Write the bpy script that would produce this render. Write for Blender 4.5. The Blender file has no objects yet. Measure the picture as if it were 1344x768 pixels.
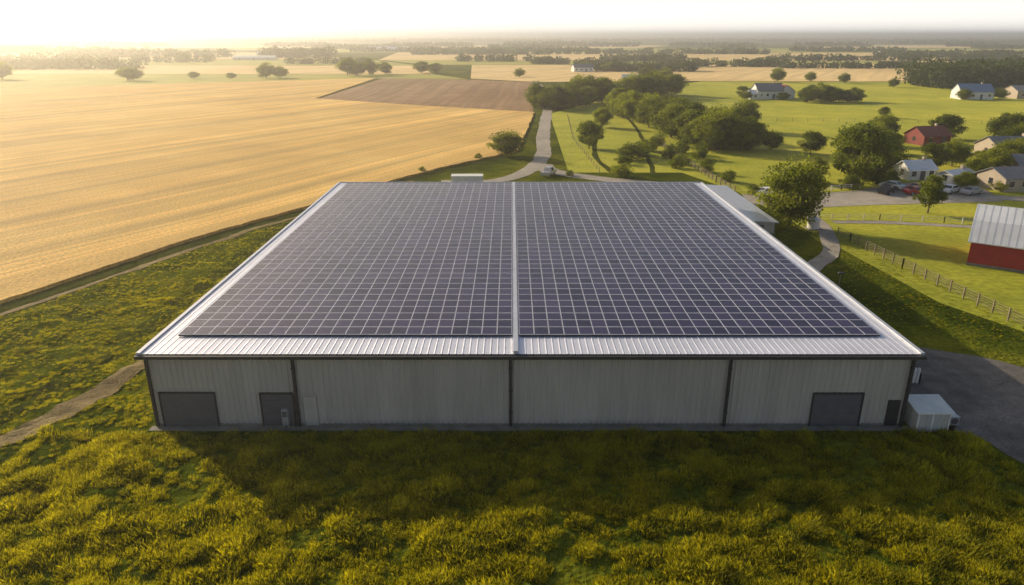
import bpy, bmesh, math, random
import numpy as np
from mathutils import Vector, Matrix, noise
random.seed(7); rng=np.random.default_rng(11)
scene=bpy.context.scene
R=math.radians

# ------------------------------------------------------------------ helpers
def link(o,parent=None):
    scene.collection.objects.link(o)
    if parent is not None: o.parent=parent
    return o
def empty(name,loc=(0,0,0),rot=0):
    e=bpy.data.objects.new(name,None); e.location=loc; e.rotation_euler=(0,0,rot); e.empty_display_size=0.5
    return link(e)
def mesh_obj(name,verts,faces,mats,parent=None,idx=None,smooth=False):
    me=bpy.data.meshes.new(name); me.from_pydata([tuple(map(float,v)) for v in verts],[],faces)
    for m in (mats if isinstance(mats,(list,tuple)) else [mats]): me.materials.append(m)
    if idx is not None: me.polygons.foreach_set('material_index',idx)
    if smooth: me.polygons.foreach_set('use_smooth',[True]*len(me.polygons))
    me.update()
    return link(bpy.data.objects.new(name,me),parent)
def quads_mesh(name,V,mats,col=None,idx=None):
    """V: (n,4,3) array of separate quads"""
    n=V.shape[0]; me=bpy.data.meshes.new(name)
    me.vertices.add(n*4); me.vertices.foreach_set('co',V.reshape(-1).astype(np.float32))
    me.loops.add(n*4); me.loops.foreach_set('vertex_index',np.arange(n*4,dtype=np.int32))
    me.polygons.add(n); me.polygons.foreach_set('loop_start',np.arange(0,n*4,4,dtype=np.int32))
    me.polygons.foreach_set('loop_total',np.full(n,4,dtype=np.int32))
    for m in mats: me.materials.append(m)
    if idx is not None: me.polygons.foreach_set('material_index',np.asarray(idx,dtype=np.int32))
    me.update(calc_edges=True)
    if col is not None:
        a=me.color_attributes.new('var','FLOAT_COLOR','POINT')
        c=np.ones((n*4,4),dtype=np.float32); c[:,:3]=np.repeat(col,4)[:,None]
        a.data.foreach_set('color',c.reshape(-1))
    return me
class MB:
    def __init__(s): s.v=[];s.f=[];s.i=[]
    def box(s,x0,x1,y0,y1,z0,z1,m=0):
        b=len(s.v); s.v+=[(x0,y0,z0),(x1,y0,z0),(x1,y1,z0),(x0,y1,z0),(x0,y0,z1),(x1,y0,z1),(x1,y1,z1),(x0,y1,z1)]
        for f in ((0,3,2,1),(4,5,6,7),(0,1,5,4),(1,2,6,5),(2,3,7,6),(3,0,4,7)): s.f.append(tuple(b+k for k in f)); s.i.append(m)
    def poly(s,vs,m=0):
        b=len(s.v); s.v+=list(vs); s.f.append(tuple(range(b,b+len(vs)))); s.i.append(m)
    def cyl(s,p0,p1,r0,r1,n=8,m=0,cap=True):
        p0=Vector(p0);p1=Vector(p1); d=(p1-p0).normalized(); a=d.orthogonal().normalized(); c=d.cross(a); b=len(s.v)
        for p,r in ((p0,r0),(p1,r1)):
            for k in range(n):
                t=2*math.pi*k/n; q=p+a*(r*math.cos(t))+c*(r*math.sin(t)); s.v.append(tuple(q))
        for k in range(n): s.f.append((b+k,b+(k+1)%n,b+n+(k+1)%n,b+n+k)); s.i.append(m)
        if cap:
            s.f.append(tuple(b+n+k for k in range(n))); s.i.append(m); s.f.append(tuple(b+n-1-k for k in range(n))); s.i.append(m)
    def obj(s,name,mats,parent=None,loc=None,rot=None):
        o=mesh_obj(name,s.v,s.f,mats,parent,s.i)
        if loc: o.location=loc
        if rot: o.rotation_euler=(0,0,rot)
        return o

# ------------------------------------------------------------------ materials
def base(name):
    m=bpy.data.materials.new(name); m.use_nodes=True; nt=m.node_tree; b=nt.nodes['Principled BSDF']; return m,nt,b
def N(nt,t,**k):
    n=nt.nodes.new(t)
    for a,v in k.items(): setattr(n,a,v)
    return n
def c4(c): return (c[0],c[1],c[2],1)
def plain(name,c,rough=0.6,metal=0,var=0.12,scale=3.0,spec=0.5,bump=0,streak=0):
    m,nt,b=base(name)
    tc=N(nt,'ShaderNodeTexCoord'); nz=N(nt,'ShaderNodeTexNoise'); nz.inputs['Scale'].default_value=scale; nz.inputs['Detail'].default_value=5
    src=tc.outputs['Object']
    if streak:   # rain streaks running down a wall
        mp=N(nt,'ShaderNodeMapping'); mp.inputs['Scale'].default_value=(1,1,1/streak); nt.links.new(src,mp.inputs['Vector']); src=mp.outputs['Vector']
    nt.links.new(src,nz.inputs['Vector'])
    cr=N(nt,'ShaderNodeValToRGB'); e=cr.color_ramp.elements
    e[0].position=.3; e[1].position=.7
    e[0].color=c4([x*(1-var) for x in c]); e[1].color=c4([min(1,x*(1+var)) for x in c])
    nt.links.new(nz.outputs['Fac'],cr.inputs['Fac']); nt.links.new(cr.outputs['Color'],b.inputs['Base Color'])
    b.inputs['Roughness'].default_value=rough; b.inputs['Metallic'].default_value=metal; b.inputs['Specular IOR Level'].default_value=spec
    if bump:
        bp=N(nt,'ShaderNodeBump'); bp.inputs['Strength'].default_value=bump; bp.inputs['Distance'].default_value=.02
        nt.links.new(nz.outputs['Fac'],bp.inputs['Height']); nt.links.new(bp.outputs['Normal'],b.inputs['Normal'])
    return m
def field(name,cols,s_big=.02,s_mid=.25,s_fine=3,sheen=.5,bump=.6,bd=.3,rows=None,sheencol=None,rough=.8,spec=.1):
    """vegetated ground: large patches x mid mottling x fine grain, optional drill rows (direction angle, spacing, amount)"""
    m,nt,b=base(name); L=nt.links.new
    tc=N(nt,'ShaderNodeTexCoord')
    def nz(s,d=4,dist=0):
        n=N(nt,'ShaderNodeTexNoise'); n.inputs['Scale'].default_value=s; n.inputs['Detail'].default_value=d; n.inputs['Distortion'].default_value=dist
        L(tc.outputs['Object'],n.inputs['Vector']); return n
    a=nz(s_big,5,.6); mid=nz(s_mid,6,.3); fi=nz(s_fine,5)
    cr=N(nt,'ShaderNodeValToRGB'); e=cr.color_ramp.elements
    e[0].position=.38; e[1].position=.62; e[0].color=c4(cols[0]); e[1].color=c4(cols[-1])
    if len(cols)>2: x=e.new(.5); x.color=c4(cols[1])
    add=N(nt,'ShaderNodeMath',operation='MULTIPLY_ADD'); add.inputs[1].default_value=.55; 
    sc=N(nt,'ShaderNodeMath',operation='MULTIPLY'); sc.inputs[1].default_value=.45
    L(mid.outputs['Fac'],sc.inputs[0]); L(a.outputs['Fac'],add.inputs[0]); L(sc.outputs[0],add.inputs[2]); 
    L(add.outputs[0],cr.inputs['Fac'])
    mul=N(nt,'ShaderNodeMix',data_type='RGBA',blend_type='MULTIPLY'); mul.inputs['Factor'].default_value=1
    r2=N(nt,'ShaderNodeMapRange'); r2.inputs['From Min'].default_value=.3; r2.inputs['From Max'].default_value=.7; r2.inputs['To Min'].default_value=.62; r2.inputs['To Max'].default_value=1.3
    L(fi.outputs['Fac'],r2.inputs['Value'])
    L(cr.outputs['Color'],mul.inputs['A']); L(r2.outputs['Result'],mul.inputs['B'])
    out=mul.outputs['Result']; h=fi.outputs['Fac']
    if rows:
        for ang,sp,am in rows:
            wb=N(nt,'ShaderNodeTexNoise'); wb.inputs['Scale'].default_value=.006; wb.inputs['Detail'].default_value=1; L(tc.outputs['Object'],wb.inputs['Vector'])
            ws=N(nt,'ShaderNodeVectorMath',operation='SCALE'); ws.inputs['Scale'].default_value=14; L(wb.outputs['Color'],ws.inputs[0])
            wa=N(nt,'ShaderNodeVectorMath',operation='ADD'); L(tc.outputs['Object'],wa.inputs[0]); L(ws.outputs[0],wa.inputs[1])
            mp=N(nt,'ShaderNodeMapping'); mp.inputs['Rotation'].default_value=(0,0,ang); L(wa.outputs[0],mp.inputs['Vector'])
            st=N(nt,'ShaderNodeMapping'); st.inputs['Scale'].default_value=(1/sp,.006,.02); L(mp.outputs['Vector'],st.inputs['Vector'])
            n=N(nt,'ShaderNodeTexNoise'); n.inputs['Scale'].default_value=1; n.inputs['Detail'].default_value=2.5; L(st.outputs['Vector'],n.inputs['Vector'])
            r=N(nt,'ShaderNodeMapRange'); r.inputs['From Min'].default_value=.35; r.inputs['From Max'].default_value=.65; r.inputs['To Min'].default_value=1-am; r.inputs['To Max'].default_value=1+am*.5
            L(n.outputs['Fac'],r.inputs['Value'])
            mm=N(nt,'ShaderNodeMix',data_type='RGBA',blend_type='MULTIPLY'); mm.inputs['Factor'].default_value=1
            L(out,mm.inputs['A']); L(r.outputs['Result'],mm.inputs['B']); out=mm.outputs['Result']
    L(out,b.inputs['Base Color'])
    b.inputs['Roughness'].default_value=rough; b.inputs['Specular IOR Level'].default_value=spec
    b.inputs['Sheen Weight'].default_value=sheen; b.inputs['Sheen Roughness'].default_value=.5
    b.inputs['Sheen Tint'].default_value=c4(sheencol or [min(1,x*2.5) for x in cols[-1]])
    ad=N(nt,'ShaderNodeMath',operation='ADD'); L(mid.outputs['Fac'],ad.inputs[0]); L(h,ad.inputs[1])
    bp=N(nt,'ShaderNodeBump'); bp.inputs['Strength'].default_value=bump; bp.inputs['Distance'].default_value=bd
    L(ad.outputs[0],bp.inputs['Height']); L(bp.outputs['Normal'],b.inputs['Normal'])
    return m
def leafmat(name,dark,light,trans=.45,tint=(1.9,2.0,.5,1),nscale=.35):
    m,nt,b=base(name); L=nt.links.new
    at=N(nt,'ShaderNodeAttribute'); at.attribute_name='var'
    oi=N(nt,'ShaderNodeObjectInfo'); 
    ge=N(nt,'ShaderNodeNewGeometry'); n=N(nt,'ShaderNodeTexNoise'); n.inputs['Scale'].default_value=nscale; L(ge.outputs['Position'],n.inputs['Vector'])
    ma=N(nt,'ShaderNodeMath',operation='MULTIPLY_ADD'); ma.inputs[1].default_value=.55; L(at.outputs['Fac'],ma.inputs[0])
    m2=N(nt,'ShaderNodeMath',operation='MULTIPLY_ADD'); m2.inputs[1].default_value=.3; m2.inputs[2].default_value=-.12; L(oi.outputs['Random'],m2.inputs[0]); L(m2.outputs[0],ma.inputs[2])
    ad=N(nt,'ShaderNodeMath',operation='MULTIPLY_ADD'); ad.inputs[1].default_value=.8; L(n.outputs['Fac'],ad.inputs[0]); L(ma.outputs[0],ad.inputs[2])
    cr=N(nt,'ShaderNodeValToRGB'); e=cr.color_ramp.elements; e[0].position=.25; e[1].position=1.0; e[0].color=c4(dark); e[1].color=c4(light)
    L(ad.outputs[0],cr.inputs['Fac']); L(cr.outputs['Color'],b.inputs['Base Color'])
    b.inputs['Roughness'].default_value=.65; b.inputs['Specular IOR Level'].default_value=.15
    tr=N(nt,'ShaderNodeBsdfTranslucent'); g=N(nt,'ShaderNodeMix',data_type='RGBA',blend_type='MULTIPLY'); g.inputs['Factor'].default_value=1
    g.inputs['B'].default_value=tint; L(cr.outputs['Color'],g.inputs['A']); L(g.outputs['Result'],tr.inputs['Color'])
    mx=N(nt,'ShaderNodeMixShader'); mx.inputs['Fac'].default_value=trans; L(b.outputs[0],mx.inputs[1]); L(tr.outputs[0],mx.inputs[2])
    L(mx.outputs[0],nt.nodes['Material Output'].inputs['Surface'])
    return m

ROWA=math.atan2(58,107)
M_ground=field('meadow_grass_ground',[(.04,.058,.005),(.09,.11,.009),(.17,.17,.015)],.05,.22,2.2,bump=.8,bd=.4,sheen=0,spec=0)
M_pasture=field('pasture_grass',[(.12,.165,.014),(.22,.245,.022),(.35,.325,.036)],.018,.12,1.2,bump=.5,bd=.3,sheen=.25)
M_wheat=field('ripe_wheat',[(.50,.285,.065),(.68,.41,.105),(.82,.54,.165)],.012,.05,2.2,sheen=.5,bump=.7,bd=.35,rows=[(ROWA,1.1,.32),(ROWA,5,.36),(ROWA,20,.20)],sheencol=(1,.70,.30))
M_stubble=field('stubble_field',[(.44,.29,.10),(.56,.39,.15),(.64,.46,.20)],.006,.05,.8,sheen=.35,bump=.5,rows=[(ROWA,6,.25)],sheencol=(1,.75,.4))
M_plough=field('ploughed_soil',[(.21,.12,.06),(.27,.16,.085),(.33,.21,.115)],.015,.12,2,sheen=.15,bump=.8,rows=[(0.03,2.5,.3)])
M_farg=field('far_grass',[(.15,.17,.030),(.22,.22,.04),(.32,.29,.06)],.006,.04,.5,bump=.4,sheen=.25)
M_soil=field('track_soil',[(.13,.09,.035),(.20,.145,.055),(.28,.21,.08)],.1,.8,6,sheen=.1,bump=.8)
M_verge=field('dark_verge_grass',[(.035,.05,.008),(.06,.075,.012),(.09,.095,.018)],.08,.5,4,bump=.9,sheen=0,spec=0)
M_gravel=field('gravel_road',[(.26,.23,.19),(.34,.30,.25),(.42,.37,.31)],.06,.6,7,sheen=.1,bump=.4,bd=.05,sheencol=(.6,.6,.6))
M_asph=field('asphalt_yard',[(.10,.093,.087),(.15,.14,.13),(.21,.19,.175)],.12,.7,9,sheen=0,bump=.3,bd=.03)
M_wall=plain('ribbed_wall_sheet',(.44,.415,.38),.45,0,.12,.9,streak=7)
M_dark=plain('dark_trim',(.03,.03,.035),.5,0,.15,2)
M_door=plain('grey_door_paint',(.10,.10,.115),.55,0,.12,1.5)
M_roof=plain('galvanised_roof',(.72,.73,.82),.42,.35,.08,.4)
M_trim=plain('light_flashing',(.55,.57,.63),.4,.4,.08,1)
M_conc=plain('concrete',(.20,.19,.16),.85,0,.25,1.2,bump=.3)
M_white=plain('white_paint',(.74,.73,.70),.5,0,.08,1.5)
M_whroof=plain('white_metal_roof',(.74,.75,.77),.4,.1,.08,.6)
M_groof=plain('grey_shingle_roof',(.20,.20,.22),.8,0,.2,2)
M_broof=plain('blue_metal_roof',(.16,.23,.36),.5,0,.1,1)
M_rroof=plain('rust_red_roof',(.24,.07,.045),.7,0,.2,1.5)
M_red=plain('barn_red',(.36,.03,.025),.65,0,.15,1)
M_dred=plain('shed_red',(.22,.035,.025),.7,0,.15,1)
M_tan=plain('tan_siding',(.40,.33,.25),.7,0,.1,1)
M_wood=plain('weathered_wood',(.24,.19,.13),.85,0,.25,2)
M_bark=plain('bark',(.11,.08,.055),.9,0,.3,3,bump=.5)
M_glass=plain('window_glass',(.03,.035,.045),.08,0,.1,1,.8)
M_rubber=plain('rubber',(.02,.02,.02),.8)
M_blackp=plain('dark_paint',(.03,.035,.05),.25)
M_redp=plain('red_paint',(.45,.03,.025),.25)
M_silver=plain('silver_paint',(.5,.5,.52),.3,.5)
M_leaf=leafmat('leaves',(.022,.038,.006),(.155,.175,.022))
M_leaf2=leafmat('leaves_bright',(.035,.055,.007),(.24,.25,.028))
M_far=leafmat('far_leaves',(.020,.034,.011),(.080,.10,.028),.25)
M_grass=leafmat('grass_blades',(.020,.040,.003),(.39,.37,.022),.5,(2.05,1.85,.42,1),.45)

# ------------------------------------------------------------------ ground
def edge_x(y):   # edge of the wheat field (metres east of camera axis) at distance y
    pts=[(20,-83),(71.5,-55.3),(88,-48.8),(103,-42.4),(116,-34.7),(141,-23.2),(161,-10.7),(178,1.5),(274,8.5),(400,9)]
    return float(np.interp(y,[p[0] for p in pts],[p[1] for p in pts]))
def hum(x,y):
    m=0
    if y<45.2 and x<33: m=min(1,(45.2-y)/3)*min(1,(33-x)/4)
    elif x<-28 : m=min(1,(-28-x)/3)
    if y>120: m*=max(0,1-(y-120)/20)
    if m<=0: return 0
    e=edge_x(y)
    if y>60: m*=max(0,min(1,(x-e-3)/3))
    z=.36*noise.noise(Vector((x*.22,y*.3,3)))+.26*noise.noise(Vector((x*.6,y*.75,9)))+.08*noise.noise(Vector((x*1.6,y*1.6,1)))
    return m*(z+.06)
def axis(segs):
    a=[]
    for s,e,st in segs: a+=list(np.arange(s,e,st))
    a.append(segs[-1][1]); return a
xs=axis([(-26000,-2000,4000),(-2000,-200,300),(-200,-80,20),(-80,36,.55),(36,100,8),(100,1000,150),(1000,26000,5000)])
ys=axis([(-600,-20,145),(-20,16,6),(16,48,.5),(48,130,1.0),(130,400,30),(400,2000,200),(2000,26000,3000)])
V=[(x,y,hum(x,y) if -80<x<36 and 16<y<140 else 0) for y in ys for x in xs]
nx=len(xs); F=[(j*nx+i,j*nx+i+1,(j+1)*nx+i+1,(j+1)*nx+i) for j in range(len(ys)-1) for i in range(nx-1)]
mesh_obj('ground',V,F,M_ground,smooth=True)

def sheet(name,pts,mat,z=.03,side=0):
    """flat patch lying on the ground; side>0 gives it standing crop edges"""
    b=MB(); b.poly([(x,y,z) for x,y in pts])
    if side:
        n=len(pts)
        for k in range(n):
            p,q=pts[k],pts[(k+1)%n]; b.poly([(p[0],p[1],z-side),(q[0],q[1],z-side),(q[0],q[1],z),(p[0],p[1],z)])
    return b.obj(name,[mat])
def smoothline(pts,n=8):
    P=[Vector((*p,0)) for p in pts]; P=[P[0]*2-P[1]]+P+[P[-1]*2-P[-2]]; out=[]
    for i in range(1,len(P)-2):
        for k in range(n):
            t=k/n; a,b,c,d=P[i-1:i+3]
            out.append(.5*((2*b)+(c-a)*t+(2*a-5*b+4*c-d)*t*t+(3*b-a-3*c+d)*t**3))
    out.append(P[-2]); return out
def ribbon(name,pts,w,mat,z=.04,jit=.12,follow=False):
    L=smoothline(pts); V=[];F=[]
    for i,p in enumerate(L):
        d=(L[min(i+1,len(L)-1)]-L[max(i-1,0)]).normalized(); nrm=Vector((-d.y,d.x,0))
        wa=w*.5*(1+jit*noise.noise(p*.13)*2+jit*noise.noise(p*.9)); wb=w*.5*(1+jit*noise.noise(p*.13+Vector((9,4,2)))*2+jit*noise.noise(p*.9+Vector((3,1,7))))
        for s,ww in ((1,wa),(.33,wa),(-.33,wb),(-1,wb)):
            q=p+nrm*ww*s; V.append((q.x,q.y,z+(hum(q.x,q.y) if follow else 0)))
    for i in range(len(L)-1):
        for k in range(3): a=i*4+k; F.append((a,a+1,a+5,a+4))
    return mesh_obj(name,V,F,mat)

# wheat field : ragged near edge, standing 0.45 m
near=[]
for y in np.arange(20,272,1.2):
    near.append((edge_x(y)+.6*noise.noise(Vector((0,y*.35,0)))+.4*noise.noise(Vector((4,y*.1,0))),float(y)))
far=[(8.5,273),(-35,298),(-90,335),(-92,500),(-211,436),(-300,392),(-620,330),(-620,20)]
sheet('wheat_field',near+far,M_wheat,.45,.45)
ribbon('field_edge_track',[(edge_x(y)+1.6,y) for y in (24,45,60,71,80,88,96,103,110,118,128,141,152,161,170)],2.2,M_verge,.05,.3,True)
ribbon('field_edge_path',[(edge_x(y)+3.6,y) for y in (24,45,60,71,80,88,96,103,110,118,128,141)],1.0,M_soil,.06,.5,True)
sheet('ploughed_field',[(-89,336.5),(-35,299.5),(8,275),(13,460),(-30,490),(-88,504)],M_plough,.10)
ribbon('dirt_track',[(-42,31),(-37,42),(-34.4,49.6),(-32.4,57),(-31.6,64),(-31.6,74)],3.0,M_soil,.06,.35,True)
ribbon('wheel_rut',[(-31.6,73),(-32.5,80),(-32.6,95),(-31.5,108),(-29,122),(-22,134),(-10,139)],1.0,M_soil,.065,.6,True)
ribbon('dark_verge_band',[(-46,34),(-39.5,47),(-37,56),(-36,66),(-36,76),(-35.5,88),(-34.6,104)],2.2,M_verge,.045,.7,True)  # darker green grass band left of the dirt track

# pastures on the right + beyond
sheet('pasture',[(12,150),(14,270),(60,380),(120,470),(330,460),(520,400),(520,100),(140,90),(52,60),(46.5,72),(42,130),(36,150)],M_pasture,.02)
sheet('lawn',[(52,66),(48.5,98),(54,106),(100,104),(140,92),(140,60)],M_pasture,.028)
P=[ # far patchwork : name,poly,material
 ('hay_field',[(-92,503),(-211,439),(-300,395),(-620,335),(-900,430),(-900,560),(-60,560),(-30,495)],M_farg,.05),
 ('stubble_field',[(-60,563),(-900,563),(-1100,760),(-90,720)],M_stubble,.05),
 ('hay_field',[(-90,724),(-1100,764),(-1300,930),(-160,880)],M_farg,.05),
 ('stubble_field',[(-170,900),(-1400,960),(-1700,1350),(-400,1300)],M_stubble,.05),
 ('stubble_field',[(15,464),(115,474),(330,464),(420,640),(380,760),(-40,740),(-28,500)],M_stubble,.06),
 ('hay_field',[(-85,745),(300,765),(380,765),(420,850),(-150,880)],M_farg,.07),
 ('stubble_field',[(-160,890),(420,860),(900,900),(1000,1250),(-200,1300)],M_stubble,.05),
 ('ploughed_field',[(400,655),(700,640),(800,760),(430,790)],M_plough,.06),
 ('hay_field',[(335,470),(520,420),(900,560),(720,630),(430,640)],M_farg,.05),
 ('stubble_field',[(440,800),(820,770),(1100,800),(1200,900),(460,850)],M_stubble,.05),
 ('hay_field',[(-400,1320),(1000,1270),(1500,1700),(-700,1750)],M_farg,.05),
 ('stubble_field',[(-900,1800),(300,1780),(500,2300),(-1200,2400)],M_stubble,.05),
 ('stubble_field',[(700,1800),(1900,1750),(2600,2300),(1000,2350)],M_stubble,.05),
 ('stubble_field',[(-3000,1900),(-1200,1850),(-1500,2300),(-3000,2400)],M_stubble,.05)]
for n,p,m,z in P: sheet(n,p,m,z)

# roads
ribbon('gravel_road',[(-14,139.5),(-3.3,141),(3,151),(7.4,172),(8.9,206),(11.3,245),(13,272),(14.5,300),(16,420),(14,470)],3.8,M_gravel,.06)
ribbon('farm_driveway',[(6.6,160),(9,150.5),(19.6,142),(30.8,136),(38.9,125),(51,120),(62.5,125),(73.8,128.5),(91,124),(130,118)],4.5,M_gravel,.065)
sheet('gravel_yard',[(41,120),(50,117),(60,119),(86,122),(90,134),(78,139),(64,131),(50,127),(42,128)],M_gravel,.055)
ribbon('farm_lane',[(50,107.5),(58,107.2),(67,105.2),(90,101),(130,96)],1.8,M_gravel,.06)
ribbon('foot_path',[(52,119),(48.5,112),(47,103.7),(43,91.6),(38,84.9),(34,78),(31,70)],2.2,M_gravel,.07)
sheet('asphalt_yard',[(29.6,46.2),(31.2,45.9),(32.6,45.3),(33.4,44.6),(34,44),(34.2,42.4),(34.7,41.2),(35.2,39.2),(36.5,37.5),(42,33),(60,28),(64,54),(52,54.2),(48,55.4),(45,55.7),(43.4,57.4),(42,58.4),(40.2,59.1),(38,60.3),(35,60.4),(33,61.5),(29.6,63)],M_asph,.05)
ribbon('grass_path',[(22,146),(20,170),(24,205),(30,240),(36,268)],1.2,M_verge,.05,.4)
ribbon('grass_path',[(30,150),(33,175),(37,205),(40,240),(41,266)],1.0,M_verge,.05,.4)

# ------------------------------------------------------------------ warehouse
X0,X1,Y0,Y1,H=-26.3,28.9,46.2,108.0,6.0
W=empty('warehouse')
def ribs_wall(name,p0,p1,z0,z1,mat,out,pitch=.42,d=.07):
    p0=Vector(p0);p1=Vector(p1); Ln=(p1-p0).length; u=(p1-p0)/Ln; o=Vector(out); n=int(Ln/pitch); pitch=Ln/n
    prof=[]
    for i in range(n):
        b=i*pitch; prof+=[(b,0),(b+pitch*.55,0),(b+pitch*.66,d),(b+pitch*.89,d)]
    prof.append((Ln,0)); V=[];F=[]
    for s,h in prof:
        q=p0+u*s+o*h; V+=[(q.x,q.y,z0),(q.x,q.y,z1)]
    for i in range(len(prof)-1): F.append((2*i,2*i+2,2*i+3,2*i+1))
    return mesh_obj(name,V,F,mat,W)
def rw(name,a,b,out): return ribs_wall(name,(a[0],a[1],0),(b[0],b[1],0),.22,H-.15,M_wall,(out[0],out[1],0))
rw('front_wall',(X0,Y0),(X1,Y0),(0,-1)); rw('back_wall',(X1,Y1),(X0,Y1),(0,1))
rw('side_wall_1',(X0,Y1),(X0,Y0),(-1,0)); rw('side_wall_2',(X1,Y0),(X1,Y1),(1,0))
b=MB(); b.box(X0-.06,X1+.06,Y0-.08,Y1+.08,-.2,.22); b.obj('plinth',[M_conc],W)
# roof sheet: trapezoid ribs running front to back
V=[];F=[];pitch=.5; n=int((X1-X0+.3)/pitch); xa=X0-.15; prof=[]
for i in range(n):
    s=xa+i*pitch; prof+=[(s,0),(s+.36,0),(s+.41,.022),(s+.46,.022)]
prof.append((X1+.15,0))
for x,h in prof: V+=[(x,Y0-.3,H+h),(x,Y1+.3,H+h)]
for i in range(len(prof)-1): F.append((2*i,2*i+2,2*i+3,2*i+1))
mesh_obj('roof_sheet',V,F,M_roof,W)
b=MB()
b.box(X0-.45,X0-.16,Y0-.35,Y1+.4,H-.12,H+.12); b.box(X1+.16,X1+.45,Y0-.35,Y1+.4,H-.12,H+.12)
b.box(X0-.15,X1+.15,Y1+.31,Y1+.45,H-.1,H+.14); b.box(.1,.44,Y0-.28,Y1+.05,H+.025,H+.24)
b.obj('roof_flashing',[M_trim],W)
b=MB()
for y in (47.0,48.3):
    for i in range(n): b.box(xa+i*pitch+.42,xa+i*pitch+.45,y-.02,y+.02,H+.02,H+.04)
b.obj('roof_bolts',[M_door],W)
b=MB(); 
b.box(X0-.5,X1+.5,Y0-.62,Y0-.36,H-.30,H-.06); b.box(X0-.1,X1+.1,Y0-.34,Y0-.08,H-.42,H-.16)
b.box(X0-.52,X0-.46,Y0-.3,Y1+.3,H-.32,H-.02); b.box(X1+.46,X1+.52,Y0-.3,Y1+.3,H-.32,H-.02)
b.obj('gutter',[M_dark],W)
b=MB()
for x in (X0+.06,-15.75,-.1,15.7,X1-.1):
    b.box(x-.10,x+.10,Y0-.28,Y0-.09,.1,H-.43)
    for z in (1.2,3,4.8): b.box(x-.14,x+.14,Y0-.30,Y0-.085,z,z+.07)
b.obj('downpipes',[M_dark],W)
b=MB(); k=0
for (xa_,xb_,zt) in ((-25.8,-21.7,2.75),(-18.45,-16.0,2.7),(22.0,25.7,2.7)):
    for j in range(5):
        z=.1+(zt-.1)*j/5; b.box(xa_+.1,xb_-.1,Y0-.125-.006*(j%2),Y0-.05,z,z+(zt-.1)/5-.008)
b.obj('loading_doors',[M_door],W)
b=MB()
for (xa_,xb_,zt) in ((-25.8,-21.7,2.75),(-18.45,-16.0,2.7),(22.0,25.7,2.7)):
    b.box(xa_-.02,xa_+.09,Y0-.16,Y0-.06,.05,zt); b.box(xb_-.09,xb_+.02,Y0-.16,Y0-.06,.05,zt); b.box(xa_-.02,xb_+.02,Y0-.17,Y0-.055,zt,zt+.12)
b.box(27.6,28.5,Y0-.13,Y0-.05,.1,2.2)
b.obj('door_frames',[M_dark],W)
b=MB(); b.box(-15.3,-14.35,Y0-.12,Y0-.05,.1,2.5); b.obj('side_door',[M_wall],W)
b=MB(); b.box(-16.9,-16.45,Y0-.45,Y0-.18,.25,1.6,0); b.box(-16.85,-16.5,Y0-.47,Y0-.452,1.0,1.45,1); b.box(-16.85,-16.8,Y0-.4,Y0-.3,-.1,.25,0); b.box(-16.55,-16.5,Y0-.4,Y0-.3,-.1,.25,0)
b.obj('electric_cabinet',[M_silver,M_door])
b=MB(); b.box(X0-.4,X1+3.8,Y0-.75,Y0-.09,-.1,.05); b.obj('concrete_apron',[M_conc],W)
b=MB(); b.cyl((X1+.7,60.5,6.02-.1),(X1+.7,60.5,7.2),.04,.03); b.box(X1+.2,X1+.8,60.4,60.6,5.9,6.0); b.box(X1+.45,X1+.98,60.38,60.62,7.2,7.32,0); b.obj('floodlight',[M_dark],W)

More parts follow.
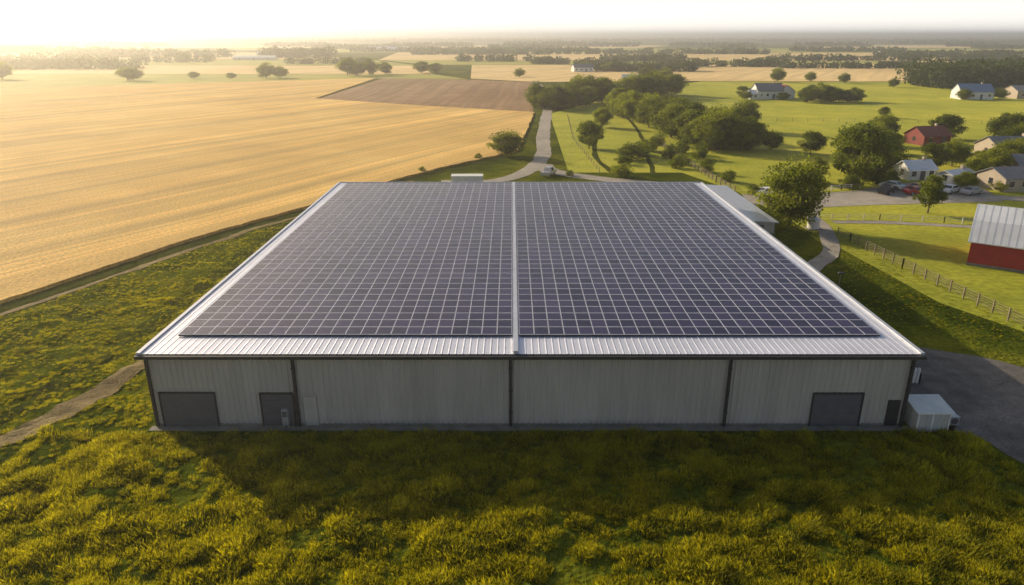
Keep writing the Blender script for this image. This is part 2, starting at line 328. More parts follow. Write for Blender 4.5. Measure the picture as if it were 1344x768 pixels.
# ------------------------------------------------------------------ solar arrays
def cellmat():
    m,nt,b=base('solar_cells'); L=nt.links.new
    uv=N(nt,'ShaderNodeAttribute'); uv.attribute_name='var'
    cr=N(nt,'ShaderNodeValToRGB'); e=cr.color_ramp.elements; e[0].color=(.012,.010,.036,1); e[1].color=(.036,.027,.080,1)
    L(uv.outputs['Fac'],cr.inputs['Fac']); L(cr.outputs['Color'],b.inputs['Base Color'])
    b.inputs['Roughness'].default_value=.25; b.inputs['IOR'].default_value=1.36
    b.inputs['Specular Tint'].default_value=(.78,.70,1,1)
    return m
M_cell=cellmat(); M_frame=plain('panel_frame_aluminium',(.66,.67,.74),.4,.2,.05,2)
def array(name,xa,xb,cols,ya,yb,rows):
    pw=(xb-xa)/cols; pl=(yb-ya)/rows; Q=[];I=[];C=[]
    for r in range(rows):
        for c in range(cols):
            g=.008; x0=xa+c*pw+g; x1=xa+(c+1)*pw-g; y0=ya+r*pl+g; y1=ya+(r+1)*pl-g
            tx,ty=random.gauss(0,.0035),random.gauss(0,.003); zc=H+.2; v=random.random()
            xm,ym=(x0+x1)/2,(y0+y1)/2
            z=lambda x,y: zc+(x-xm)*tx+(y-ym)*ty
            f=.026; fy=.034
            def quad(a,b_,c_,d,dz=0): return [(a,c_,z(a,c_)+dz),(b_,c_,z(b_,c_)+dz),(b_,d,z(b_,d)+dz),(a,d,z(a,d)+dz)]
            Q+= [quad(x0,x1,y0,y0+fy),quad(x0,x1,y1-fy,y1),quad(x0,x0+f,y0+fy,y1-fy),quad(x1-f,x1,y0+fy,y1-fy)]; I+=[1]*4; C+=[v]*4
            Q+= [quad(x0+f,x1-f,y0+fy,y1-fy,-.006)]; I+=[0]; C+=[v]
            t=.04
            for (p,q) in (((x0,y0),(x1,y0)),((x1,y0),(x1,y1)),((x1,y1),(x0,y1)),((x0,y1),(x0,y0))):
                Q.append([(p[0],p[1],z(*p)-t),(q[0],q[1],z(*q)-t),(q[0],q[1],z(*q)),(p[0],p[1],z(*p))]); I.append(1); C.append(v)
    V=np.array(Q); me=quads_mesh(name,V,[M_cell,M_frame],np.array(C),I)
    o=link(bpy.data.objects.new(name,me))
    b=MB()
    for r in range(rows):
        y=ya+(r+.25)*pl; b.box(xa+.05,xb-.05,y-.02,y+.02,H+.035,H+.14)
    b.box(xa,xb,ya-.02,ya+.02,H+.05,H+.15)
    b.obj('mounting_rails',[M_dark],o)
    return o
array('solar_panel_array',-25.1,.0,22,49.0,107.4,40)
array('solar_panel_array',.54,27.7,24,49.0,107.4,40)

# ------------------------------------------------------------------ trees
def tree_mesh(name,h,w,seed,ncl=34,nl=95,ls=.27,shrub=False,mat=M_leaf):
    r=np.random.default_rng(seed); rnd=random.Random(seed)
    b=MB(); cb=.0 if shrub else .09*h      # crown base
    cz=(h+cb)/2; rz=(h-cb)/2; C=[]
    while len(C)<ncl:
        p=r.uniform(-1,1,3); l=np.linalg.norm(p)
        if l>1 or l<.3: continue
        f=1+.35*noise.noise(Vector(p.tolist())*1.6+Vector((seed*3.1,0,0)))
        taper=1-.3*max(0,p[2])-.15*max(0,-p[2])
        C.append(np.array([p[0]*w/2*f*taper*.9,p[1]*w/2*f*taper*.9,max(cz+p[2]*rz*.86*f,.05*h)]))
    if not shrub:
        tr=.035*h*.6; lean=Vector((rnd.uniform(-.03,.03)*h,rnd.uniform(-.03,.03)*h,0))
        P=[Vector((0,0,-.2)),lean*.3+Vector((0,0,.25*h)),lean+Vector((0,0,.5*h)),lean*1.5+Vector((0,0,.8*h))]
        for i in range(3): b.cyl(P[i],P[i+1],tr*(1-.28*i),tr*(1-.28*(i+1)),7,0,False)
        b.cyl((0,0,-.2),(0,0,.3),tr*1.6,tr,7,0,False)
    for c in C[:16]:
        zs=0.05 if shrub else rnd.uniform(.15,.45)*h
        s=Vector((0,0,zs)); e=Vector(c.tolist()); mid=(s+e)/2+Vector((0,0,-.04*h))
        rr=.010*h
        b.cyl(s,mid,rr,rr*.6,5,0,False); b.cyl(mid,e,rr*.6,rr*.2,5,0,False)
    bq=[[b.v[k] for k in f] for f in b.f]
    L=[];col=[]
    for c in C:
        n=int(nl*rnd.uniform(.5,1.4)); cr=w*rnd.uniform(.09,.2); v=rnd.uniform(0,1)
        d=r.normal(0,1,(n,3)); d/=np.linalg.norm(d,axis=1)[:,None]; rad=cr*r.uniform(.25,1.25,n)**.7
        p=c+d*rad[:,None]*np.array([1.1,1.1,.75]); p[:,2]=np.maximum(p[:,2],.08)
        a=r.normal(0,1,(n,3)); a/=np.linalg.norm(a,axis=1)[:,None]
        bb=np.cross(a,r.normal(0,1,(n,3))); bb/=np.linalg.norm(bb,axis=1)[:,None]
        s=ls*r.uniform(.6,1.3,n)[:,None]
        q=np.stack([p-a*s*.6,p+bb*s*.42,p+a*s*.6,p-bb*s*.42],1); L.append(q); col.append(np.clip(v+r.normal(0,.12,n),0,1))
    L=np.concatenate(L); col=np.concatenate(col)
    V=np.concatenate([np.array(bq).reshape(-1,4,3),L]) ; idx=np.concatenate([np.zeros(len(bq),int),np.ones(len(L),int)])
    return quads_mesh(name,V,[M_bark,mat],np.concatenate([np.zeros(len(bq)),col]),idx)
T=[tree_mesh('tree_mesh',10,9,s,66,190,.32,mat=(M_leaf,M_leaf2)[s%2]) for s in (1,2,3)]
T+=[tree_mesh('tree_mesh',10,6.5,s,50,150,.32,mat=(M_leaf,M_leaf2)[s%2]) for s in (4,5)]
T+=[tree_mesh('tree_mesh',10,9,s,66,190,.32,mat=(M_leaf,M_leaf2)[s%2]) for s in (11,12)]
WIDE=(0,1,2,5,6)
S=[tree_mesh('shrub_mesh',3.2,5,s,34,110,.2,True,mat=(M_leaf,M_leaf2)[s%2]) for s in (6,7,8)]
def tree(x,y,h,w=None,k=None,name='broadleaf_tree'):
    k=random.choice(WIDE) if k is None else k
    o=link(bpy.data.objects.new(name,T[k])); bw=6.5 if k in (3,4) else 9; w=w or h*.9
    o.location=(x,y,0); o.rotation_euler=(0,0,random.uniform(0,6.28)); o.scale=(w/bw,w/bw,h/10)
def shrub(x,y,h,w):
    o=link(bpy.data.objects.new('shrub',random.choice(S))); o.location=(x,y,0); o.rotation_euler=(0,0,random.uniform(0,6.28)); o.scale=(w/5,w/5,h/3.2)
# single trees (x,y,h,w)
for t in [(-1.3,172,6.2,9,0),(19.8,184,7.2,7.4,1),(28.6,229,6.6,7,2),(41.5,103,10.8,9.6,0),(67,137,12,12,1),(68,113.4,6.4,4.6,3),
          (60,139,5,5,4),(73,143,7,7,1),(66,181.7,5,5.2,0),(73.5,175.5,5.6,6.2,1),(70.5,220,9.5,10,0),(132,258,4,4,2),
          (166,462,9,10,0),(84.5,131,3.8,4.5,2),(100,147,6,7,2),(132,191,8.5,10,1),(126,180,7,8,0),(92,141,4.5,5,5),(79,150,7,8,6),
          (84,170,6,7,2),(78,158,6,7,3),(12,300,7,8,0),(90,152,6,7,1),(111,159,6,8,0),(92,176,6,8,2),(96,190,6,8,5),(104,202,7,9,0),(122,202,7,9,1),(113,137,5,6,6),(116,162,6,8,2),
          (74,152,7,8,0),(70,147,7,8,2),(98,158,6,7,0)]: tree(*t)
for x,y,h,w in [(22.5,145.4,2.8,5),(28,166,3.8,8),(31,172,3.4,6),(25,160,2,4),(37,168,3,4),(38.5,160,2.6,4),(41.5,150,3,4),(43,140,2.4,4),(39,190,3,5),
                (64,133,2.5,4),(71,137,3,5),(75,139,2.5,4),(91,131,2,4),(96,143,2.5,5),(110,166,2.5,5),(44,128,1.8,3),(12,146,1.2,2),(48,131,2,3),
                (-8,167,1.5,2),(-19,150,1.4,1.6),(33.5,97,2,3),(36,95,1.6,2.5),(57,140,3,5),(34,180,3,6),(42,176,4,6),(44,168,3,5),(36,155,2.5,4)]: shrub(x,y,h,w)
# hedgerow trees: two diagonal belts
for i in range(44):
    t=i/43; tree(10+t*66+random.uniform(-4,4),288+t*74+random.uniform(-9,9),random.uniform(7,11.5),random.uniform(9,13))
for i in range(50):
    t=i/49; tree(41+t*13+random.uniform(-5,7),268-t*86+random.uniform(-3,3),random.uniform(6,10.5),random.uniform(8,11))
for i in range(14): tree(50+random.uniform(-3,10),183+random.uniform(-3,8),random.uniform(6,8.5),9)
for i in range(12): tree(130+i*2+random.uniform(-2,2),322+random.uniform(-4,4),random.uniform(5,8),9)
for x,y,h,w in [(-250,480,9,13),(-244,476,8,12),(-168,505,10,14),(-160,510,8,12),(-120,540,13,15),(-105,545,12,15),(-112,533,10,14),(-96,560,9,13),(-350,480,12,16),(-338,490,11,15),(-360,486,10,14),
                (-215,500,5,8),(-190,500,4,7),(-70,575,9,14),(-60,580,8,12),(5,520,6,9),(100,480,8,11),(190,470,6,8),(205,455,6,8),(215,415,5,7),(60,610,8,13),(78,604,7,12),(92,500,9,13),(110,350,5,7),
                (106,332,4,6),(122,330,3.5,6),(205,332,5,7),(222,334,5,8)]: tree(x,y,h,w)

# tree masses further away (one object each)
def mass(name,x0,x1,y0,y1,n,h,k=46,ls=1.1):
    L=[];col=[]
    for i in range(n):
        c=np.array([rng.uniform(x0,x1),rng.uniform(y0,y1),0]); hh=h*rng.uniform(.65,1.15); w=hh*rng.uniform(1.0,1.6)
        d=rng.normal(0,1,(k,3)); d/=np.linalg.norm(d,axis=1)[:,None]; d*=(rng.uniform(.4,1,k)**.5)[:,None]
        p=c+np.array([0,0,hh*.46])+d*np.array([w/2,w/2,hh*.5]); p[:,2]=np.abs(p[:,2])
        a=rng.normal(0,1,(k,3)); a/=np.linalg.norm(a,axis=1)[:,None]; bb=np.cross(a,rng.normal(0,1,(k,3))); bb/=np.linalg.norm(bb,axis=1)[:,None]
        s=ls*rng.uniform(.7,1.3,(k,1)); v=rng.uniform(0,1)
        L.append(np.stack([p-a*s,p+bb*s*.7,p+a*s,p-bb*s*.7],1)); col.append(np.clip(v+rng.normal(0,.15,k),0,1))
    me=quads_mesh(name,np.concatenate(L),[M_far],np.concatenate(col)); link(bpy.data.objects.new(name,me))
for a in [(232,340,405,450,150,15,170,.8),(60,150,600,625,70,8,90,.8),(130,260,690,715,70,8,60,1.0),(-470,-330,640,665,90,9,60,1.0),(-900,-330,800,850,200,9,50,1.2),
          (-330,-240,980,1010,70,14,50,1.5),(20,60,760,780,30,8,60,1.0),(100,200,850,870,80,8,50,1.2),(240,420,660,672,90,6,50,1.0),(300,700,860,880,160,8,40,1.3),
          (500,1000,1000,1040,200,10,40,1.6),(-160,60,1150,1180,80,9,40,1.6),(-1300,-600,1180,1240,220,12,40,1.8),(-600,-380,1000,1030,90,11,40,1.6),
          (-230,-150,760,775,36,7,60,1.0),(420,560,700,712,60,8,50,1.0),(60,110,700,712,26,8,60,1.0),(330,420,560,575,40,8,60,.9),(-520,-420,520,535,40,8,60,1.0),
          (60,420,1180,1210,120,9,40,1.6),(-60,20,840,850,34,8,50,1.2)]: mass('tree_grove',*a)
def belt(yd,cover,h,thick):
    W_=yd*.85; n=int(2*W_/(h*.75)); L=[];s0=h*.34; 
    xx=[];yy=[]
    for i in range(n):
        x=-W_+2*W_*i/n
        if noise.noise(Vector((x/(yd*.16),yd*.013,0)))*.8+.5<1-cover: continue
        for j in range(thick): xx.append(x+random.uniform(-h,h)); yy.append(yd+random.uniform(0,yd*.04))
    xx=np.array(xx);yy=np.array(yy); k=10; m=len(xx)
    hh=np.repeat(rng.uniform(.75,1.1,m),k)[:,None]
    p=np.repeat(np.stack([xx,yy,np.full(m,h*.42)],1),k,0)+rng.uniform(-1,1,(m*k,3))*np.array([h*.7,h*.5,h*.42]); p[:,2:]*=hh
    a=rng.normal(0,1,(m*k,3)); a/=np.linalg.norm(a,axis=1)[:,None]; bb=np.cross(a,rng.normal(0,1,(m*k,3))); bb/=np.linalg.norm(bb,axis=1)[:,None]
    s=s0*rng.uniform(.7,1.3,(m*k,1)); q=np.stack([p-a*s,p+bb*s*.8,p+a*s,p-bb*s*.8],1)
    me=quads_mesh('distant_treeline',q,[M_far],np.repeat(rng.uniform(0,1,m),k)); link(bpy.data.objects.new('distant_treeline',me))
for yd,c,h,t in [(1350,.36,9,3),(1650,.46,10,3),(2000,.54,12,3),(2500,.64,13,3),(3100,.72,14,3),(4000,.82,16,3),(5500,.88,20,3),(8000,.93,26,3),(12000,.97,36,2),(20000,1,55,2)]: belt(yd,c,h,t)

# ------------------------------------------------------------------ farm buildings
def house(name,x,y,w,d,h,rh,wall,roof,rot=0,gambrel=False,win=3,door=True):
    e=empty(name,(x,y,0),rot)
    b=MB(); b.box(-w/2,w/2,-d/2,d/2,-.1,h)
    for s in (-1,1):
        xg=s*(w/2)
        if gambrel: b.poly([(xg,-d/2,h),(xg,-d*.34,h+rh*.62),(xg,0,h+rh),(xg,d*.34,h+rh*.62),(xg,d/2,h)])
        else: b.poly([(xg,-d/2,h),(xg,0,h+rh),(xg,d/2,h)])
    b.obj('walls',[wall],e)
    o=.35; b=MB(); t=.12
    prof=[(-d/2-o,h-.12),(-d*.34,h+rh*.62),(0,h+rh),(d*.34,h+rh*.62),(d/2+o,h-.12)] if gambrel else [(-d/2-o,h-o*rh/(d/2)),(0,h+rh),(d/2+o,h-o*rh/(d/2))]
    for (a,za),(c,zc) in zip(prof[:-1],prof[1:]):
        za+=.03;zc+=.03
        p=[(-w/2-o,a,za),(w/2+o,a,za),(w/2+o,c,zc),(-w/2-o,c,zc)]; q=[(u,v,z+t) for u,v,z in p]
        b.poly(q); b.poly(p[::-1]); b.poly([p[0],p[1],q[1],q[0]]); b.poly([p[1],p[2],q[2],q[1]]); b.poly([p[3],p[0],q[0],q[3]]); b.poly([p[2],p[3],q[3],q[2]])
    b.obj('roof',[roof],e)
    b=MB()
    for i in range(win):
        xw=-w/2+w*(i+.5)/win
        if door and i==win//2: continue
        b.box(xw-.5,xw+.5,-d/2-.03,-d/2+.05,h*.38,h*.38+1.1,0); b.box(xw-.6,xw+.6,-d/2-.05,-d/2-.031,h*.38-.1,h*.38,1)
        b.box(xw-.6,xw+.6,-d/2-.05,-d/2-.031,h*.38+1.1,h*.38+1.2,1)
    if win:
        for s in (-1,1): b.box(s*w/2-.03,s*w/2+.03,-.5,.5,h*.4,h*.4+1.1,0)
        b.obj('windows',[M_glass,M_white],e)
        b=MB(); b.box(w*.22,w*.22+.6,-.3,.3,h+rh*.5,h+rh+.7); b.obj('chimney',[M_tan],e)
    if door:
        xw=-w/2+w*(win//2+.5)/win; b=MB(); b.box(xw-.55,xw+.55,-d/2-.05,-d/2+.05,0,2.1); b.box(xw-.7,xw+.7,-d/2-.09,-d/2-.06,2.1,2.25); b.obj('door',[M_door],e)
    return e
def barn():
    e=house('red_barn',69.2,84.8,20,12,3.1,3.5,M_red,M_whroof,rot=R(-35),gambrel=True,win=0,door=False)
    b=MB()
    for i in range(21): 
        x=-9.8+i*.98; b.box(x-.03,x+.03,-6.045,-6.0,.1,2.8)
    b.obj('wall_battens',[M_red],e)
    b=MB(); b.box(-10.02,10.02,-6.06,-5.99,-.1,.35); b.obj('plinth',[M_conc],e)
    b=MB()
    for x in (-5,3): b.cyl((x,0,6.4),(x,0,7.1),.3,.3,10); b.cyl((x,0,7.1),(x,0,7.4),.42,.05,10)
    b.obj('roof_vents',[M_silver],e)
    b=MB()
    for i in range(26):
        x=-10.2+i*.8
        for (a,za),(c,zc) in (((-6.35,2.98),(-4.08,5.27)),((-4.08,5.27),(0,6.6))):
            z0=za+.15; z1=zc+.15; b.poly([(x-.03,a,z0+.03),(x+.03,a,z0+.03),(x+.03,c,z1+.03),(x-.03,c,z1+.03)])
    b.obj('roof_seams',[M_trim],e)
barn()
house('farmhouse',118,340,12,9,3.6,3.2,M_white,M_groof,.1,win=4)
house('farmhouse_wing',126,342,9,8,3.2,2.8,M_white,M_rroof,.1+math.pi/2)
house('garage',111,337,5,5,2.4,1.6,M_white,M_whroof,.1,win=1,door=False)
house('white_house',212,338,14,10,3.4,3.2,M_white,M_broof,-.1,win=4)
house('machine_shed',240,342,16,11,3.4,2.2,M_tan,M_groof,.0)
house('red_shed',111.5,193,8.5,7,2.5,2.1,M_dred,M_rroof,.25,win=2)
house('cottage',82,144,6,4.6,2.1,1.5,M_white,M_whroof,.2,win=3)
house('mobile_home',87,138.5,7,3.2,2.1,.6,M_white,M_whroof,.5,win=4)
house('small_white_house',102.5,166,5,4.5,1.9,1.4,M_white,M_whroof,.3,win=2)
house('tan_farm_shed',96,134,11,7,2.5,1.5,M_tan,M_groof,.15,win=4)
house('grey_roof_house',119,171,12,8,2.8,2,M_tan,M_groof,.1,win=4)
house('tan_farm_shed',108,146,10,7,2.6,1.8,M_tan,M_groof,-.1,win=3)
house('distant_farmhouse',57,602,16,9,3.4,2.6,M_white,M_groof,.2,win=4)
house('distant_barn',76,476,10,6,2.2,1.8,M_tan,M_whroof,0)
house('distant_barn',-310,900,50,12,3,2,M_white,M_whroof,0)
house('distant_barn',-330,1040,46,14,4,3,M_white,M_whroof,.1)
house('distant_barn',-230,1380,80,20,5,4,M_white,M_whroof,0)
house('distant_barn',560,1100,40,16,4,3,M_white,M_whroof,0)
# annex behind the warehouse's right side
e=empty('storage_annex')
b=MB(); b.box(31,37,97,122,-.1,2.6); b.obj('walls',[M_wall],e)
b=MB(); b.poly([(30.6,96.6,3.15),(37.4,96.6,2.75),(37.4,122.4,2.75),(30.6,122.4,3.15)]); b.poly([(30.6,96.6,2.95),(37.4,96.6,2.62),(37.4,96.6,2.749),(30.6,96.6,3.149)])
b.obj('roof',[M_trim],e)
b=MB(); b.box(32.5,35.5,96.93,96.99,0,2.3); b.obj('door',[M_door],e)
# small white shed by the front right corner
e=empty('utility_shed'); 
b=MB(); b.box(29.5,31.9,45.3,47.2,.05,1.6); b.obj('walls',[plain('shed_wall',(.42,.42,.41),.6)],e)
b=MB(); b.poly([(29.35,45.1,1.67),(32.05,45.1,1.67),(32.05,47.4,2.0),(29.35,47.4,2.0)]); b.poly([(29.35,45.1,1.57),(32.05,45.1,1.57),(32.05,45.1,1.668),(29.35,45.1,1.668)])
b.poly([(32.05,45.1,1.57),(32.05,47.4,1.9),(32.05,47.4,1.999),(32.05,45.1,1.669)]); b.poly([(29.35,45.1,1.57),(29.35,47.4,1.9),(29.35,47.4,1.999),(29.35,45.1,1.669)])
b.obj('roof',[M_white],e)
b=MB(); b.box(30.2,31.0,45.26,45.29,.1,1.5); b.obj('door',[M_trim],e)
b=MB()
for x in (29.55,30.6,31.82): b.box(x-.04,x+.04,45.23,45.285,.05,1.55)
b.obj('corner_trim',[M_white],e)
# condenser unit, gas cylinder rack
b=MB(); b.box(32.4,33.1,46.0,46.4,.15,.85,0); b.cyl((32.75,45.98,.5),(32.75,46.005,.5),.26,.26,20,1); b.box(32.45,32.55,46.05,46.35,.03,.15,1); b.box(32.95,33.05,46.05,46.35,.03,.15,1)
for k in range(6): b.box(32.52,32.98,45.955,45.975,.28+k*.09,.292+k*.09,0)
b.cyl((32.4,46.2,.7),(31.9,46.2,1.0),.03,.03,6,1); b.obj('condenser_unit',[M_silver,M_dark])
b=MB()
for i in range(3):
    x=33.1+i*.32; b.cyl((x,53,.1),(x,53,1.35),.13,.13,12,0); b.cyl((x,53,1.35),(x,53,1.5),.13,.04,12,0); b.cyl((x,53,1.5),(x,53,1.6),.04,.04,8,1)
b.box(32.9,33.95,52.8,53.2,.04,.1,1); b.box(32.9,33.95,53.15,53.2,.8,.86,1); b.box(32.9,32.95,52.8,53.2,.1,1.0,1); b.box(33.9,33.95,52.8,53.2,.1,1.0,1)
b.obj('gas_cylinder_rack',[M_white,M_dark])
# water tank
b=MB(); b.cyl((45.3,103.5,.15),(45.3,103.5,1.5),.9,.9,24,0); b.cyl((45.3,103.5,1.5),(45.3,103.5,1.8),.9,.25,24,0); b.cyl((45.3,103.5,1.8),(45.3,103.5,1.95),.25,.25,12,1); b.box(44.2,46.4,102.4,104.6,-.05,.15,1)
b.obj('water_tank',[M_white,M_conc])

# ------------------------------------------------------------------ fences
def fence(name,pts,step=2.4,h=1.25,rails=3,mat=M_wood,pr=.07,rr=.045):
    b=MB()
    for (x0,y0),(x1,y1) in zip(pts[:-1],pts[1:]):
        L=math.hypot(x1-x0,y1-y0); n=max(1,int(L/step))
        for i in range(n+1):
            x=x0+(x1-x0)*i/n; y=y0+(y1-y0)*i/n; hh=h*random.uniform(.97,1.06); b.box(x-pr,x+pr,y-pr,y+pr,-.2,hh)
        u=Vector((x1-x0,y1-y0,0))/L; nrm=Vector((-u.y,u.x,0))*.09
        for k in range(rails):
            z=h*(.3+.62*k/max(1,rails-1)); p=Vector((x0,y0,z))+nrm; q=Vector((x1,y1,z))+nrm
            b.cyl(p,q,rr,rr,4,0)
    return b.obj(name,[mat])
fence('paddock_fence',[(47,99),(47.5,96.1),(48.6,84),(50.7,64.7),(52,52)],2.0,1.4,4,M_wood,.06,.03)
fence('paddock_fence',[(48,109.2),(58,109),(67,107),(90,102.8)],2.4,1.0,3,M_trim,.05,.03)
fence('paddock_fence',[(39.5,200),(39.2,172),(40.3,139),(41,129)],2.4,1.3,3)
fence('paddock_fence',[(18.5,150),(17,200),(20,262)],4,1.1,2,M_wood,.05,.02)
fence('paddock_fence',[(60,250),(140,240),(210,235)],5,1.1,2,M_wood,.06,.02)
fence('farmyard_fence',[(53,128.5),(62,132),(66,133)],2,1.0,3,M_white)

# ------------------------------------------------------------------ vehicles
def car(x,y,rot,paint,kind='car',name='parked_car'):
    e=empty(name,(x,y,.06),rot); w=.9
    if kind=='car': prof=[(-2.2,.35),(-2.22,.8),(-1.9,.95),(-1.45,1.0),(-.95,1.43),(.55,1.46),(1.15,1.02),(1.95,.9),(2.2,.72),(2.2,.35)]; gl=[(-1.32,1.03),(-.93,1.37),(.5,1.40),(1.0,1.03)]
    else: prof=[(-2.7,.4),(-2.7,1.05),(-.7,1.05),(-.62,1.75),(.55,1.78),(1.15,1.15),(2.4,1.05),(2.6,.8),(2.6,.4)]; gl=[(-.55,1.15),(-.5,1.66),(.5,1.68),(.95,1.15)]
    b=MB(); n=len(prof)
    def hw(z): return w if z<1.0 else w-(z-1.0)*.38
    for s in (-1,1): b.poly([(a,s*hw(z),z) for a,z in (prof if s<0 else prof[::-1])])
    for i in range(n):
        (a,za),(c,zc)=prof[i],prof[(i+1)%n]; b.poly([(a,-hw(za),za),(a,hw(za),za),(c,hw(zc),zc),(c,-hw(zc),zc)])
    o=b.obj('body',[paint],e)
    b=MB()
    for s in (-1,1): b.poly([(a,s*(hw(z)+.008),z) for a,z in gl])
    (a,za),(c,zc)=(prof[5],prof[6]) if kind=='car' else (prof[4],prof[5])
    b.poly([(a+.06,-hw(za)+.1,za+.0),(a+.06,hw(za)-.1,za+.0),(c-.02,hw(zc)-.08,zc+.03),(c-.02,-hw(zc)+.08,zc+.03)])
    if kind=='car': b.poly([(-1.47,-.75,1.03),(-1.47,.75,1.03),(-1.0,.66,1.43),(-1.0,-.66,1.43)])
    b.obj('windows',[M_glass],e)
    b=MB()
    for xx in (-1.35,1.35):
        for s in (-1,1): b.cyl((xx,s*.72,.34),(xx,s*.92,.34),.34,.34,16,0); b.cyl((xx,s*.915,.34),(xx,s*.935,.34),.18,.18,10,1)
    b.obj('wheels',[M_rubber,M_silver],e)
car(7.6,146.5,1.2,M_silver,'truck','pickup_truck'); car(46.5,127,.2,M_white); car(49.2,125.5,1.2,M_silver)
car(76,131,.3,M_redp); car(79,133,.2,M_blackp); car(72,133,2.2,M_white); car(84,128,.5,M_silver); car(69,129,.8,M_blackp,'truck','pickup_truck')
car(74,128,.1,M_redp); car(81,129.5,.6,M_white)
# box trailer behind warehouse
e=empty('box_trailer',(-8.6,135.5,0),.02)
b=MB(); b.box(-3,3,-1.2,1.2,.5,2.1,0); b.box(-3.06,3.06,-1.26,1.26,2.1,2.2,0); b.obj('body',[M_white],e)
b=MB()
for x in (-1,0,2): 
    for s in (-1,1): b.cyl((x,s*.8,.4),(x,s*1.1,.4),.4,.4,14)
b.cyl((3,0,.7),(4.2,0,.6),.07,.07,6); b.obj('wheels',[M_rubber],e)

# ------------------------------------------------------------------ grass tufts
def tuft(name,n,h,rad,seed):
    r=np.random.default_rng(seed); Q=[];C=[]
    for i in range(n):
        a=r.uniform(0,6.28); d=rad*r.uniform(0,1)**.6; p=np.array([math.cos(a)*d,math.sin(a)*d,-.05]); hh=h*r.uniform(.5,1.15)*(1-.35*d/rad)
        b_=a+r.normal(0,.8); lean=np.array([math.cos(b_),math.sin(b_),0])*hh*r.uniform(.15,.65); wv=r.uniform(0,3.14); wd=np.array([math.cos(wv),math.sin(wv),0])*r.uniform(.014,.03)
        m=p+lean*.35+np.array([0,0,hh*.6]); t=p+lean+np.array([0,0,hh]); v=r.uniform(.1,.9)
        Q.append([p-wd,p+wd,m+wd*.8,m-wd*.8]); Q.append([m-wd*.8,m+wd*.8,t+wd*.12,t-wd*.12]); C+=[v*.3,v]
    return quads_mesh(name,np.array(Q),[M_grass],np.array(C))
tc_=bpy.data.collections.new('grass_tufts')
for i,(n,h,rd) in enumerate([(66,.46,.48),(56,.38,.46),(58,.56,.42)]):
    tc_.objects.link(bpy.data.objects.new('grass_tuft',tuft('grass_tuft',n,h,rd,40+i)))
pts=[];scl=[]
def scatter(x0,x1,y0,y1,dens,smin,smax,cond=None,gap=.75):
    n=int((x1-x0)*(y1-y0)*dens)
    X=rng.uniform(x0,x1,n);Y=rng.uniform(y0,y1,n)
    for x,y in zip(X,Y):
        if cond and not cond(x,y): continue
        c=noise.noise(Vector((x*.55,y*.7,5)))*.5+.5; c2=noise.noise(Vector((x*.16,y*.2,8)))*.5+.5
        k=.55*c+.45*c2
        if k<.42 and random.random()<gap: continue
        pts.append((x,y,hum(x,y))); scl.append(smin+(smax-smin)*max(0,min(1,(k-.3)/.4))*random.uniform(.7,1.25))
def notrack(x,y):
    if x<edge_x(y)+4.3: return False
    tx=np.interp(y,[31,42,49.6,57,64,74,84,95,108,122,134],[-42,-37,-34.4,-32.4,-31.6,-31.6,-32.5,-32.6,-31.5,-29,-22])
    tw=1.4 if y<74 else .5
    if abs(x-tx)<tw*(.8+.6*noise.noise(Vector((x*.5,y*.5,2)))): return False
    return True
scatter(-34,33.5,24,45,8.5,.35,1.4,None,.7)
scatter(-62,-34,26,46,7,.35,1.15,notrack,.5)
scatter(-62,-27.2,46,80,7,.22,.5,notrack,.15)
scatter(-50,-27.2,80,128,4.5,.22,.42,notrack,.1)
scatter(29.5,50,62,104,2.2,.15,.38)
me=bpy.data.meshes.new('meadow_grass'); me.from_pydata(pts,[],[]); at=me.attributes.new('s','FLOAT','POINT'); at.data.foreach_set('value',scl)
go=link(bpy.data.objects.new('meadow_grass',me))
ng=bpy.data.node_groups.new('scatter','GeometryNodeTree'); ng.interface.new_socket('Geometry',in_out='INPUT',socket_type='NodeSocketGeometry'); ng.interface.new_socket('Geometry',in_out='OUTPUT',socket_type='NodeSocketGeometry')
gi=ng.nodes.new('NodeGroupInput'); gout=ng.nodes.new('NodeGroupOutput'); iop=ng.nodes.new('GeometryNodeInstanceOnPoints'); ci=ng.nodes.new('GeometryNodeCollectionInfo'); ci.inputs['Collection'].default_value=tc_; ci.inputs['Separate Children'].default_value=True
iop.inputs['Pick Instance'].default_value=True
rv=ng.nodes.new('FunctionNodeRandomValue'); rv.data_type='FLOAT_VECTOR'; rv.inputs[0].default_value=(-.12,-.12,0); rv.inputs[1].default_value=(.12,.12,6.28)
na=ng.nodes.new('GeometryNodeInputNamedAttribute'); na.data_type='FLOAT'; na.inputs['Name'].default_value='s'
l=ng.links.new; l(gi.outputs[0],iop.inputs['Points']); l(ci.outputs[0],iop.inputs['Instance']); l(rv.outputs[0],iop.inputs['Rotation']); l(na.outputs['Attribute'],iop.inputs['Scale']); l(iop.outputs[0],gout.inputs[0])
go.modifiers.new('scatter','NODES').node_group=ng

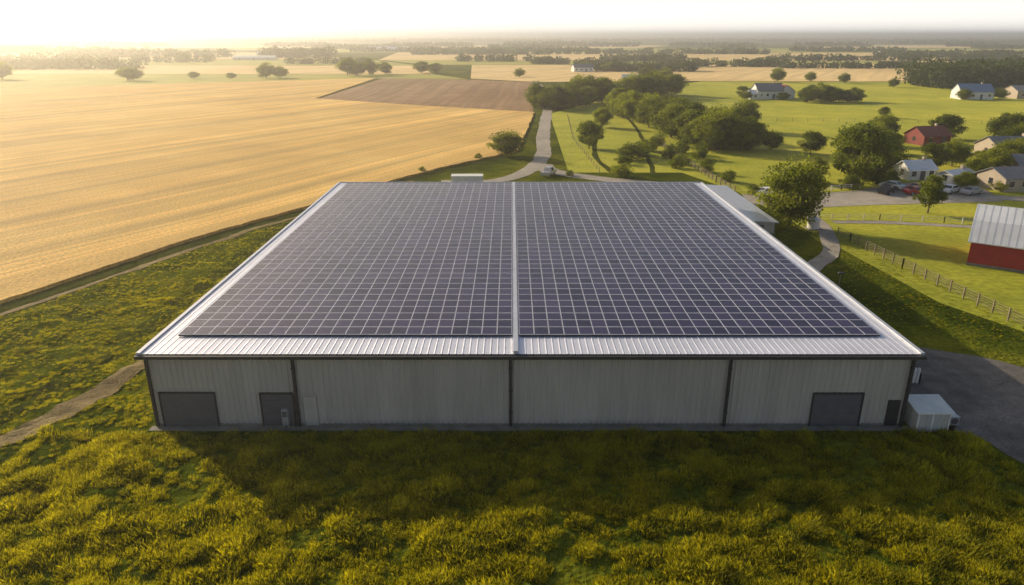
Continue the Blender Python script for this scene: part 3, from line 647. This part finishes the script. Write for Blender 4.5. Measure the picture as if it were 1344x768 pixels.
# ------------------------------------------------------------------ haze (thin homogeneous air)
m=bpy.data.materials.new('air_haze'); m.use_nodes=True; nt=m.node_tree; nt.nodes.clear()
o_=nt.nodes.new('ShaderNodeOutputMaterial'); vs=nt.nodes.new('ShaderNodeVolumeScatter'); vs.inputs['Density'].default_value=4.6e-4; vs.inputs['Anisotropy'].default_value=.68; vs.inputs['Color'].default_value=(1,.95,.86,1)
nt.links.new(vs.outputs[0],o_.inputs['Volume'])
b=MB(); b.box(-25500,25500,-500,25500,-5,50); b.obj('atmosphere',[m])

# ------------------------------------------------------------------ light
EL,AZ=19.5,-50   # elevation, degrees clockwise from +Y
w=bpy.data.worlds.new('World'); scene.world=w; w.use_nodes=True; nt=w.node_tree; L=nt.links.new
sky=nt.nodes.new('ShaderNodeTexSky'); sky.sky_type='NISHITA'; sky.sun_disc=False; sky.sun_elevation=R(EL); sky.sun_rotation=R(AZ); sky.dust_density=4; sky.air_density=1.0
# bright haze painted into the sky as a warm-white gradient near the horizon
tc=nt.nodes.new('ShaderNodeTexCoord'); sp=nt.nodes.new('ShaderNodeSeparateXYZ'); L(tc.outputs['Generated'],sp.inputs[0])
mr=nt.nodes.new('ShaderNodeMapRange'); mr.interpolation_type='SMOOTHSTEP'; mr.inputs['From Min'].default_value=-.02; mr.inputs['From Max'].default_value=.19; mr.inputs['To Min'].default_value=1; mr.inputs['To Max'].default_value=0; L(sp.outputs['Z'],mr.inputs['Value'])
mx=nt.nodes.new('ShaderNodeMix'); mx.data_type='RGBA'; mx.inputs['B'].default_value=(13.4,12.6,11.4,1); L(mr.outputs['Result'],mx.inputs['Factor']); L(sky.outputs[0],mx.inputs['A'])
bg=nt.nodes['Background']; bg.inputs['Strength'].default_value=.12; L(mx.outputs['Result'],bg.inputs['Color'])
sl=bpy.data.lights.new('sun','SUN'); sl.energy=5; sl.angle=R(.5); sl.color=(1,.83,.57); so=link(bpy.data.objects.new('sun',sl))
d=Vector((math.sin(R(AZ))*math.cos(R(EL)),math.cos(R(AZ))*math.cos(R(EL)),math.sin(R(EL))))
so.rotation_euler=d.to_track_quat('Z','Y').to_euler(); so.location=(-60,60,60)
# ------------------------------------------------------------------ camera
cam=bpy.data.cameras.new('camera'); cam.sensor_width=36; cam.lens=24.9; cam.clip_end=60000; cam.clip_start=.1
co=link(bpy.data.objects.new('camera',cam)); co.location=(0,0,27.3); co.rotation_euler=(R(90-19.92),0,0); scene.camera=co
scene.view_settings.view_transform='Standard'; scene.view_settings.look='None'; scene.view_settings.exposure=0
